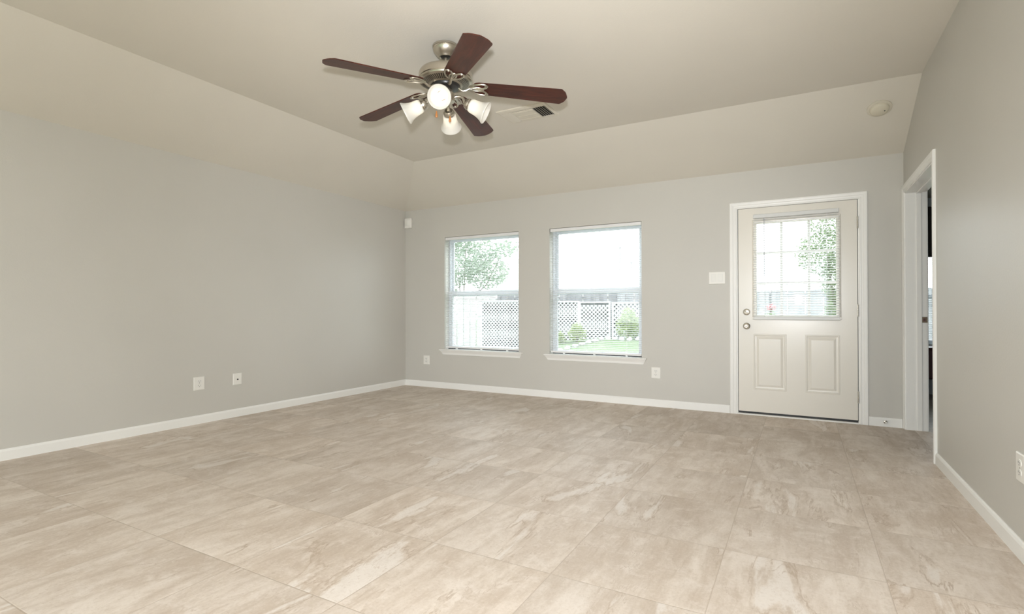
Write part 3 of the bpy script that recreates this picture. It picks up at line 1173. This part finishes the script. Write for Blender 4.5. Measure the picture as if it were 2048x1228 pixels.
def blade_outline():
    # half widths along the blade; clipped, slightly bowed tip
    top = [(0.186, 0.0385), (0.190, 0.0492), (0.200, 0.0578), (0.222, 0.0637), (0.300, 0.0669), (0.45, 0.0722), (0.62, 0.0781), (0.752, 0.0829), (0.759, 0.0824), (0.764, 0.0786),
           (0.770, 0.0717), (0.780, 0.0610), (0.786, 0.0535), (0.792, 0.0407), (0.796, 0.0278), (0.800, 0.0161), (0.803, 0.0054)]
    return top + [(x, -y) for x, y in reversed(top)]


def iron_pts(cx, a, bq, rot, n=28, tear=0.0):
    P = []
    for k in range(n):
        t = 2 * PI * k / n
        x, y = a * math.cos(t), bq * math.sin(t) * (1 - tear * math.cos(t))
        P.append((cx[0] + x * math.cos(rot) - y * math.sin(rot), cx[1] + x * math.sin(rot) + y * math.cos(rot)))
    return P


DROOP = 0.0866


def droop(b):
    for v in b.bm.verts:
        v.co.z += (0.803 - v.co.x) * DROOP


def make_blade():
    b = MB()
    rot = Matrix.Rotation(-PITCH, 4, 'X')
    A = [b.bm.verts.new(rot @ Vector((x, y, 0.003))) for x, y in blade_outline()]
    B = [b.bm.verts.new(rot @ Vector((x, y, -0.003))) for x, y in blade_outline()]
    b.bm.faces.new(A)
    b.bm.faces.new(B[::-1])
    n = len(A)
    for i in range(n):
        b.bm.faces.new((A[i], A[(i + 1) % n], B[(i + 1) % n], B[i]))
    droop(b)
    bl = b.build('blade', M['wood'], fan)
    b = MB()
    zi = -0.0075
    R3 = lambda x, y, z=zi: rot @ Vector((x, y, z))
    for s in (-1, 1):
        # outer petals: from the neck round to the blade edge and back
        pts = [R3(x, y) for x, y in iron_pts((0.216, s * 0.030), 0.060, 0.0235, s * 0.28, 30, -0.15)]
        b.tube(pts, 0.0066, closed=True, seg=8, flat=0.8)
    pts = [R3(x, y) for x, y in iron_pts((0.204, 0.0), 0.044, 0.0205, 0.0, 26)]
    b.tube(pts, 0.0058, closed=True, seg=8, flat=0.8)
    # neck: down from the flywheel and out to the petals
    neck = [Vector((x, 0, z - BZ - (0.803 - x) * DROOP)) for x, z in ((0.080, 2.513), (0.094, 2.500), (0.112, 2.489), (0.130, 2.490), (0.146, 2.500))] + [
            R3(0.160, 0), R3(0.168, 0), R3(0.176, 0)]
    b.tube(neck, [0.012, 0.010, 0.009, 0.009, 0.009, 0.010, 0.011, 0.008], seg=10, flat=0.8)
    for x, y in ((0.262, 0.042), (0.262, -0.042), (0.238, 0.0)):
        b.lathe([(0.0001, -0.0045), (0.006, -0.004), (0.0075, 0.0), (0.0075, 0.004)], R3(x, y, -0.008), rot, 10)
    droop(b)
    b.build('blade_iron', M['nickel'], bl, smooth=True)
    return bl


PH = 4.3049
bl0 = make_blade()
for i in range(5):
    bl = bl0 if i == 0 else copy_tree(bl0, fan)
    bl.location = (0, 0, BZ - FAN_TOP)
    bl.rotation_euler = (0, 0, PH + i * 2 * PI / 5)

# one lamp: arm with socket, bell shade with bulb; then three copies
TILT = math.radians(26.5)
RN, ZN = 0.148, 2.400       # neck of the shade: distance from the axis and height


def make_lamp():
    ax = Vector((math.cos(TILT), 0, -math.sin(TILT)))
    mx = ax.to_track_quat('Z', 'Y').to_matrix().to_4x4()
    nk = Vector((RN, 0, fz(ZN)))
    b = MB()
    b.tube([(0.045, 0, fz(2.440)), (0.070, 0, fz(2.452)), (0.095, 0, fz(2.452)), (0.115, 0, fz(2.440)), tuple(nk - ax * 0.030), tuple(nk - ax * 0.018)],
           [0.009, 0.008, 0.008, 0.008, 0.009, 0.010], seg=12)
    arm = b.build('lamp_arm', M['nickel'], fan, smooth=True)
    b = MB()
    b.lathe([(0.010, -0.026), (0.026, -0.022), (0.033, -0.012), (0.034, -0.004), (0.0375, -0.002), (0.0375, 0.006), (0.034, 0.008), (0.0375, 0.010), (0.0375, 0.018), (0.030, 0.018)], nk, mx, 32)
    b.build('socket_cap', M['nickel'], arm, smooth=True)
    b = MB()
    out = [(0.034, 0.010), (0.040, 0.016), (0.0445, 0.028), (0.046, 0.045), (0.0475, 0.062), (0.051, 0.082), (0.057, 0.100), (0.0645, 0.115), (0.072, 0.126), (0.0735, 0.131), (0.0715, 0.134)]
    inn = [(r_ - 0.0035, z_ - 0.0005) for r_, z_ in reversed(out[:-1])]
    b.lathe(out + inn, nk, mx, 40)
    sh = b.build('lamp_shade', M['shade'], fan, smooth=True, auto=60)
    b = MB()
    b.lathe([(0.012, 0.012), (0.0125, 0.026), (0.018, 0.036), (0.0225, 0.047), (0.0235, 0.057), (0.0205, 0.068), (0.013, 0.076), (0.0001, 0.079)], nk, mx, 28)
    b.build('bulb', M['bulb'], sh, smooth=True, auto=60)
    return arm, sh


arm0, sh0 = make_lamp()
for i in range(4):
    th = math.radians(297.5 + 90 * i)
    for q in (arm0, sh0):
        c = q if i == 0 else copy_tree(q, fan)
        c.rotation_euler = (0, 0, th)

# pull chains with wooden fobs: camera-left and camera-right of the housing
rtv = Vector((math.cos(yaw), math.sin(yaw), 0))
fwv = Vector((-math.sin(yaw), math.cos(yaw), 0))
for lx, ly, zf in ((-0.054, -0.045, 2.318), (0.034, -0.05, 2.285)):
    p = rtv * lx + fwv * ly
    b = MB()
    b.tube([(p.x, p.y, fz(2.425)), (p.x, p.y, fz(zf + 0.018))], 0.0011, seg=6)
    ch = b.build('pull_chain', M['nickel'], fan)
    b = MB()
    b.lathe([(0.0001, 0.022), (0.003, 0.020), (0.005, 0.010), (0.0085, -0.006), (0.0085, -0.014), (0.005, -0.020), (0.0001, -0.021)], (p.x, p.y, fz(zf)), None, 16)
    b.build('fob', M['fob'], ch, smooth=True)

# ------------------------------------------------------------------ windows behind the camera
for n, R in enumerate(REAR):
    x0, x1, z0, z1 = R
    o = ((x0 + x1) / 2, YF - 0.08, z0)
    root = struct('window_%d' % (n + 3), o, 'wide white window behind the camera, %s one' % ('first' if n == 0 else 'second'), 'window')
    f = MB(o)
    ya, yb = YF - 0.12, YF - 0.06
    for a in ((x0, x0 + 0.05, z0, z1), (x1 - 0.05, x1, z0, z1), ((x0 + x1) / 2 - 0.03, (x0 + x1) / 2 + 0.03, z0, z1)):
        f.box(a[0], a[1], ya, yb, a[2], a[3], 0.003)
    f.box(x0, x1, ya, yb, z0, z0 + 0.05, 0.003)
    f.box(x0, x1, ya, yb, z1 - 0.05, z1, 0.003)
    f.build('frame', M['vinyl'], root)
    for k in range(2):
        xa = x0 + 0.05 if k == 0 else (x0 + x1) / 2 + 0.03
        xb = (x0 + x1) / 2 - 0.03 if k == 0 else x1 - 0.05
        p = MB(o)
        p.box(xa, xb, YF - 0.092, YF - 0.088, z0 + 0.05, z1 - 0.05)
        p.build('pane', M['glass'], root)
    portal('daylight_portal', ((x0 + x1) / 2, YF - TB - 0.03, (z0 + z1) / 2), (PI / 2, 0, 0), x1 - x0, z1 - z0)

# ------------------------------------------------------------------ bedroom seen through the doorway
BX0, BX1, BY0, BY1 = XR + TR, 4.2, 3.6, 8.2
BW = (1.02, 2.3, 0.62, 1.78)
fbw = lambda x, z, w: (x, BY1 + w, z)
SL(slab((BX0, BX1), (0, HW), [BW], fbw, 0, TB).build('wall_bedroom_back', M['bedwall']), 'pale wall of the next room with a window, seen through the doorway', 'wall')
b = MB()
b.box(BX1, BX1 + 0.1, BY0, BY1, 0, HW)
SL(b.build('wall_bedroom_right', M['bedwall']), 'far side wall of the next room', 'wall')
b = MB()
b.box(BX0, BX1, BY0 - 0.1, BY0, 0, HW)
SL(b.build('wall_bedroom_front', M['bedwall']), 'near wall of the next room', 'wall')
b = MB()
b.box(BX0 - 0.12, BX0, YB + TB, BY1 + TB, 0, HW)
SL(b.build('wall_bedroom_left', M['bedwall']), 'short side wall of the next room past the doorway', 'wall')
b = MB()
b.box(BX0 - 0.12, BX1, BY0, BY1 + TB, HW, HW + 0.06)
SL(b.build('ceiling_bedroom', M['ceil']), 'ceiling of the next room', 'ceiling')
b = MB()
b.box(BX0, BX1, BY0, BY1, -0.1, 0)
SL(b.build('floor_bedroom', M['floor']), 'tile floor of the next room', 'floor')
o = ((BW[0] + BW[1]) / 2, BY1, BW[2])
root = struct('window_5', o, 'bright window of the next room seen through the open doorway', 'window')
f = MB(o)
for a in ((BW[0], BW[0] + 0.045, BW[2], BW[3]), (BW[1] - 0.045, BW[1], BW[2], BW[3])):
    f.box(a[0], a[1], BY1 + 0.07, BY1 + 0.13, a[2], a[3])
f.box(BW[0], BW[1], BY1 + 0.07, BY1 + 0.13, BW[2], BW[2] + 0.05)
f.box(BW[0], BW[1], BY1 + 0.07, BY1 + 0.13, BW[3] - 0.045, BW[3])
f.box(BW[0], BW[1], BY1 + 0.07, BY1 + 0.13, 1.19, 1.24)
f.build('frame', M['vinyl'], root)
p = MB(o)
p.box(BW[0] + 0.04, BW[1] - 0.04, BY1 + 0.098, BY1 + 0.102, BW[2] + 0.04, BW[3] - 0.04)
p.build('pane', M['glass'], root)
portal('daylight_portal', (o[0], BY1 + TB + 0.03, (BW[2] + BW[3]) / 2), (-PI / 2, 0, 0), BW[1] - BW[0], BW[3] - BW[2])
t = thing('bedroom_blind', (o[0], BY1 + 0.03, BW[2]), 'white mini blind in the next room glimpsed through the doorway', 'blind')
s = MB((o[0], BY1 + 0.03, BW[2]))
slats(s, BW[0] + 0.01, BW[1] - 0.01, BY1 + 0.03, [BW[2] + 0.05 + 0.0225 * k for k in range(49)], 0.0245, math.radians(8))
s.build('slats', M['slat'], t, smooth=True, auto=50)
s = MB((o[0], BY1 + 0.03, BW[2]))
s.box(BW[0] + 0.008, BW[1] - 0.008, BY1 + 0.012, BY1 + 0.048, BW[3] - 0.04, BW[3] - 0.003)
s.build('headrail', M['rail'], t)
vl = MB((o[0], BY1, 2.1))
vl.prism([(0.92 + 0.02 * k, -0.05 - 0.025 * math.sin(k * 1.1)) for k in range(75)] + [(0.92 + 0.02 * k, -0.035 - 0.025 * math.sin(k * 1.1)) for k in range(74, -1, -1)],
         lambda x, y, w: (max(x, BX0 + 0.002), BY1 + y, w), 1.70, 2.32)
tag(vl.build('window_valance', M['valance']), 'dark fabric valance over the window of the next room', 'valance')
ct = thing('low_chest', (1.5, BY1 - 0.25, 0), 'dark red low chest under the window of the next room', 'chest')
c = MB((1.5, BY1 - 0.25, 0))
c.box(BX0 + 0.03, 2.1, BY1 - 0.46, BY1 - 0.02, 0.24, 0.58, 0.008)
c.build('body', M['chest'], ct)
c = MB((1.5, BY1 - 0.25, 0))
c.box(BX0 + 0.02, 2.12, BY1 - 0.475, BY1 - 0.01, 0.58, 0.605, 0.004)
c.build('top', M['chest'], ct)
for x in (BX0 + 0.07, 2.05):
    for y in (BY1 - 0.42, BY1 - 0.06):
        c = MB((1.5, BY1 - 0.25, 0))
        c.box(x - 0.025, x + 0.025, y - 0.025, y + 0.025, 0, 0.24)
        c.build('leg', M['chest'], ct)


# ------------------------------------------------------------------ the yard
def gz(x, y):
    a = min(max((x + 9) / 3, 0), 1) * 0.3
    low = min(max((-7.8 - x) / 1.0, 0), 1) * 0.20 * min(max((y - 13.0) / 2.5, 0), 1)
    return -0.2 - low + a * min(max((y - 14.7) / 1.8, 0), 1)


g = MB()
gx = [-60, -40, -25] + [-20 + 0.5 * k for k in range(61)] + [20, 40, 60]
gy = [-40, -20, -5, 5] + [8 + 0.5 * k for k in range(45)] + [40, 70]
vv = [[g.bm.verts.new((x, y, gz(x, y))) for x in gx] for y in gy]
for i in range(len(gy) - 1):
    for k in range(len(gx) - 1):
        g.bm.faces.new((vv[i][k], vv[i][k + 1], vv[i + 1][k + 1], vv[i + 1][k]))
lawn = g.build('lawn', M['lawn'], smooth=True)
lawn['kind'] = 'structure'
lawn['label'] = 'short green lawn of the back yard outside the windows'
lawn['category'] = 'lawn'

# board fence along the back of the yard
FY = 18.0


def board_fence(xa, xb, mt, label):
    xm = (xa + xb) / 2
    o = (xm, FY, gz(xm, FY))
    fe = thing('board_fence', o, label, 'fence')
    b = MB(o)
    x = xa
    k = 0
    while x < xb - 0.1:
        h = 1.66 + random.uniform(-0.015, 0.015)
        dy = 0.035 if k % 2 else 0.0            # every second board stands back from its neighbours
        b.box(x, x + 0.155, FY - 0.030 + dy, FY - 0.010 + dy, -0.55, h)
        x += 0.150 + (0.022 if k % 3 == 1 else 0)
        k += 1
    b.build('pickets', mt, fe)
    for z in (0.2, 0.85, 1.45):
        b = MB(o)
        b.box(xa, xb, FY + 0.026, FY + 0.065, z, z + 0.09)
        b.build('rail', mt, fe)
    x = xa + 0.1
    while x < xb - 0.1:
        b = MB(o)
        b.box(x, x + 0.09, FY + 0.065, FY + 0.155, -0.5, 1.60)
        b.build('post', mt, fe)
        x += 2.4


board_fence(-18.0, -10.6, M['pale_pickets'], 'pale bleached board fence left of the lattice in the left window')
board_fence(-10.55, 7.0, M['pickets'], 'weathered grey board fence behind the lattice and across the door glass view')


# white lattice panels in front of the fence
def lattice(x0, x1, z0, z1, y, label, drop=0.0):
    o = ((x0 + x1) / 2, y, z0)
    t = thing('lattice_panel', o, label, 'lattice', 'white lattice panels before the fence')
    b = MB(o)
    sp, w = 0.143, 0.024
    zt = z1 - 0.05 - drop
    for s, yo in ((1, 0.0), (-1, 0.011)):
        c = x0 - (z1 - z0)
        while c < x1 + (z1 - z0):
            # strip along x = c + s*(z - z0), clipped to the panel
            pts = []
            za, zb = z0, zt
            f = lambda z: c + s * (z - z0)
            xs = [f(za), f(zb)]
            lo, hi = za, zb
            if s > 0:
                lo = max(lo, z0 + (x0 - c))
                hi = min(hi, z0 + (x1 - c))
            else:
                lo = max(lo, z0 + (c - x1))
                hi = min(hi, z0 + (c - x0))
            if hi - lo > 0.01:
                b.prism([(f(lo) - w, lo), (f(lo) + w, lo), (f(hi) + w, hi), (f(hi) - w, hi)], lambda X, Z, W: (X, y + yo + W, Z), 0, 0.008)
            c += sp
    b.build('lattice_strips', M['lattice'], t)
    fr = MB(o)
    fr.box(x0 - 0.05, x0 + 0.01, y - 0.01, y + 0.03, z0, z1)
    fr.box(x1 - 0.01, x1 + 0.05, y - 0.01, y + 0.03, z0, z1)
    fr.box(x0 + 0.01, x1 - 0.01, y - 0.01, y + 0.03, z1 - 0.05, z1)
    fr.box(x0 + 0.01, x1 - 0.01, y - 0.01, y + 0.03, z0, z0 + 0.05)
    fr.build('lattice_frame', M['lattice'], t)
    bk = MB(o)  # near-black sheet standing in for the deep shade behind the lattice
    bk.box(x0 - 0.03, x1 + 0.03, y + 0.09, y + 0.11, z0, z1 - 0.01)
    bk.build('shade_backing', M['shade_back'], t)


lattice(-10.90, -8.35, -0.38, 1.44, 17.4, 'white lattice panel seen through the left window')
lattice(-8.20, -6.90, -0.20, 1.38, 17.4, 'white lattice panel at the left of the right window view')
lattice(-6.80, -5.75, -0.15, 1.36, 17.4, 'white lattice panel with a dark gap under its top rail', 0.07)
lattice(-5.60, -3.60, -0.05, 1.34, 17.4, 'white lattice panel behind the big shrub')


# foliage: small folded leaves scattered through a crown
def leaves(mb, c, r, n, size, hollow=0.35):
    for _ in range(n):
        while True:
            p = Vector((random.uniform(-1, 1), random.uniform(-1, 1), random.uniform(-1, 1)))
            if hollow < p.length < 1:
                break
        q = Vector((c[0] + p.x * r[0], c[1] + p.y * r[1], c[2] + p.z * r[2]))
        a = Vector((random.gauss(0, 1), random.gauss(0, 1), random.gauss(0, 0.6))).normalized()
        bq = a.cross(Vector((random.gauss(0, 1), random.gauss(0, 1), random.gauss(0, 1)))).normalized()
        nn = a.cross(bq) * 0.15
        s = size * random.uniform(0.6, 1.3)
        v = [mb.bm.verts.new(q + d * s) for d in (a * -1, bq * 0.45 + nn, a, bq * -0.45 + nn)]
        mb.bm.faces.new((v[0], v[1], v[2]))
        mb.bm.faces.new((v[0], v[2], v[3]))


def shrub(x, y, w, h, n, size, label, m_='leaf2', dense=0.2):
    z = gz(x, y)
    o = (x, y, z)
    t = thing('shrub', o, label, 'shrub')
    b = MB(o)
    leaves(b, (x, y, z + h * 0.42), (w, w, h * 0.42), n // 2, size, dense)
    leaves(b, (x, y, z + h * 0.62), (w * 0.62, w * 0.62, h * 0.40), n // 2, size, dense)
    b.build('foliage', M[m_], t)
    b = MB(o)
    for k in range(4):
        a = k * 1.6
        b.tube([(x, y, z - 0.03), (x + 0.3 * w * math.cos(a), y + 0.3 * w * math.sin(a), z + h * 0.5)], 0.012, seg=5)
    b.build('stems', M['bark'], t)


shrub(-6.42, 16.15, 0.34, 0.62, 900, 0.045, 'small rounded yellow green shrub by the stone edging')
shrub(-6.98, 16.0, 0.24, 0.40, 450, 0.045, 'low green shrub at the left end of the stone edging')
shrub(-4.92, 16.85, 0.42, 1.05, 1500, 0.05, 'tall green shrub before the lattice, largest of the shrubs')


def tree(x, y, crown, th, label, m_, size):
    z = gz(x, y)
    o = (x, y, z)
    t = thing('tree', o, label, 'tree')
    b = MB(o)
    for c, r, n in crown:
        leaves(b, c, r, n, size, 0.15)
    b.build('crown', M[m_], t)
    b = MB(o)
    b.tube([(x, y, z - 0.1), (x + 0.06, y, z + th * 0.5), (x, y + 0.05, z + th)], [0.13, 0.10, 0.06], seg=8)
    for c, r, n in crown:
        b.tube([(x, y, z + th * 0.7), (x * 0.4 + c[0] * 0.6, y, z * 0.4 + c[2] * 0.6), c], [0.05, 0.035, 0.012], seg=6)
    b.build('trunk', M['bark'], t)


tree(-15.6, 23.0, [((-15.9, 23.0, 3.6), (2.0, 1.4, 1.3), 3000), ((-14.2, 23.0, 3.1), (1.3, 1.0, 1.0), 1500), ((-15.4, 23.0, 4.9), (1.9, 1.2, 0.9), 1200),
                   ((-13.2, 23.2, 4.2), (1.0, 0.8, 0.45), 420), ((-16.8, 23.0, 2.4), (1.0, 0.8, 0.7), 650)], 2.4,
     'big airy tree rising beyond the fence in the left window', 'leaf', 0.092)
tree(0.80, 13.2, [((0.90, 13.2, 1.75), (0.55, 0.5, 0.66), 3000), ((0.52, 13.2, 2.30), (0.62, 0.5, 0.52), 2200), ((0.75, 13.2, 2.95), (0.62, 0.4, 0.5), 1500),
                  ((0.95, 13.2, 1.05), (0.50, 0.45, 0.5), 3200)], 1.6,
     'bushy green tree seen through the right side of the door glass', 'leaf3', 0.036)

# flowering plant
z = gz(-0.56, 13.0)
fp = thing('flowering_plant', (-0.56, 13.0, z), 'pot grown plant with pink flowers on a tall stand, left in the door glass', 'plant')
fp['label'] = 'tall plant with a pink flower cluster seen low in the door glass'
b = MB((-0.56, 13.0, z))
leaves(b, (-0.56, 13.0, z + 1.31), (0.10, 0.10, 0.07), 160, 0.03, 0.1)
b.build('blossoms', M['flower'], fp)
b = MB((-0.56, 13.0, z))
leaves(b, (-0.56, 13.0, z + 0.75), (0.22, 0.22, 0.50), 500, 0.05, 0.1)
b.build('leaves', M['leaf3'], fp)
b = MB((-0.56, 13.0, z))
b.tube([(-0.56, 13, z - 0.03), (-0.55, 13, z + 0.7), (-0.56, 13, z + 1.3)], 0.012, seg=6)
b.build('stem', M['bark'], fp)

# edging stones between the bed and the lawn
RK = [(-6.40, 14.67), (-6.31, 15.06), (-6.18, 15.36), (-6.06, 15.63), (-5.95, 15.92), (-5.82, 16.16), (-5.68, 16.40), (-5.50, 16.55), (-5.26, 16.52),
      (-5.01, 16.42), (-4.76, 16.44), (-4.51, 16.50), (-4.26, 16.54)]
for k, (x, y) in enumerate(RK):
    z = gz(x, y)
    b = MB((x, y, z))
    r = bmesh.ops.create_icosphere(b.bm, subdivisions=2, radius=1.0)
    sx, sy, sz = random.uniform(0.095, 0.12), random.uniform(0.09, 0.12), random.uniform(0.06, 0.09)
    ph = random.uniform(0, 6)
    for v in r['verts']:
        d = 1 + 0.16 * math.sin(3.1 * v.co.x + ph) * math.cos(2.7 * v.co.y + ph) + random.uniform(-0.06, 0.06)
        v.co = Vector((x + v.co.x * sx * d, y + v.co.y * sy * d, z + 0.03 + v.co.z * sz * d))
    tag(b.build('edging_stone', M['rock'], smooth=False), 'pale rough stone in the curved row between lawn and planting bed', 'stone', 'stones edging the planting bed')

# neighbour's house beyond the fence
HY = 26.0
hs = thing('house', (-10.5, HY, -0.2), 'pale single storey house with a low hip roof beyond the fence', 'house')
b = MB((-10.5, HY, -0.2))
b.box(-14.8, -3.0, HY, HY + 7, -0.2, 2.75)
b.box(-14.8, -13.0, HY - 0.5, HY + 3, -0.2, 3.9)
b.build('walls', M['house'], hs)
b = MB((-10.5, HY, -0.2))
e = [(-12.9, HY - 0.02, 2.75), (-2.9, HY - 0.02, 2.75), (-2.9, HY + 7.1, 2.75), (-12.9, HY + 7.1, 2.75)]
rd = [(-9.3, HY + 1.2, 4.02), (-8.6, HY + 1.2, 4.02)]
V = [b.bm.verts.new(p) for p in e + rd]
for idx in ((0, 1, 5, 4), (1, 2, 5), (2, 3, 4, 5), (3, 0, 4), (3, 2, 1, 0)):
    b.bm.faces.new([V[i] for i in idx])
b.build('roof', M['roof'], hs)
for x, zt in ((-8.1, 4.28), (-7.5, 3.48)):
    b = MB((-10.5, HY, -0.2))
    b.tube([(x, HY + 0.3, 2.7), (x, HY + 0.3, zt)], 0.045, seg=10)
    b.lathe([(0.0001, 0.05), (0.07, 0.03), (0.08, 0.0), (0.045, -0.02)], (x, HY + 0.3, zt), None, 12)
    b.build('vent_pipe', M['pipe'], hs)
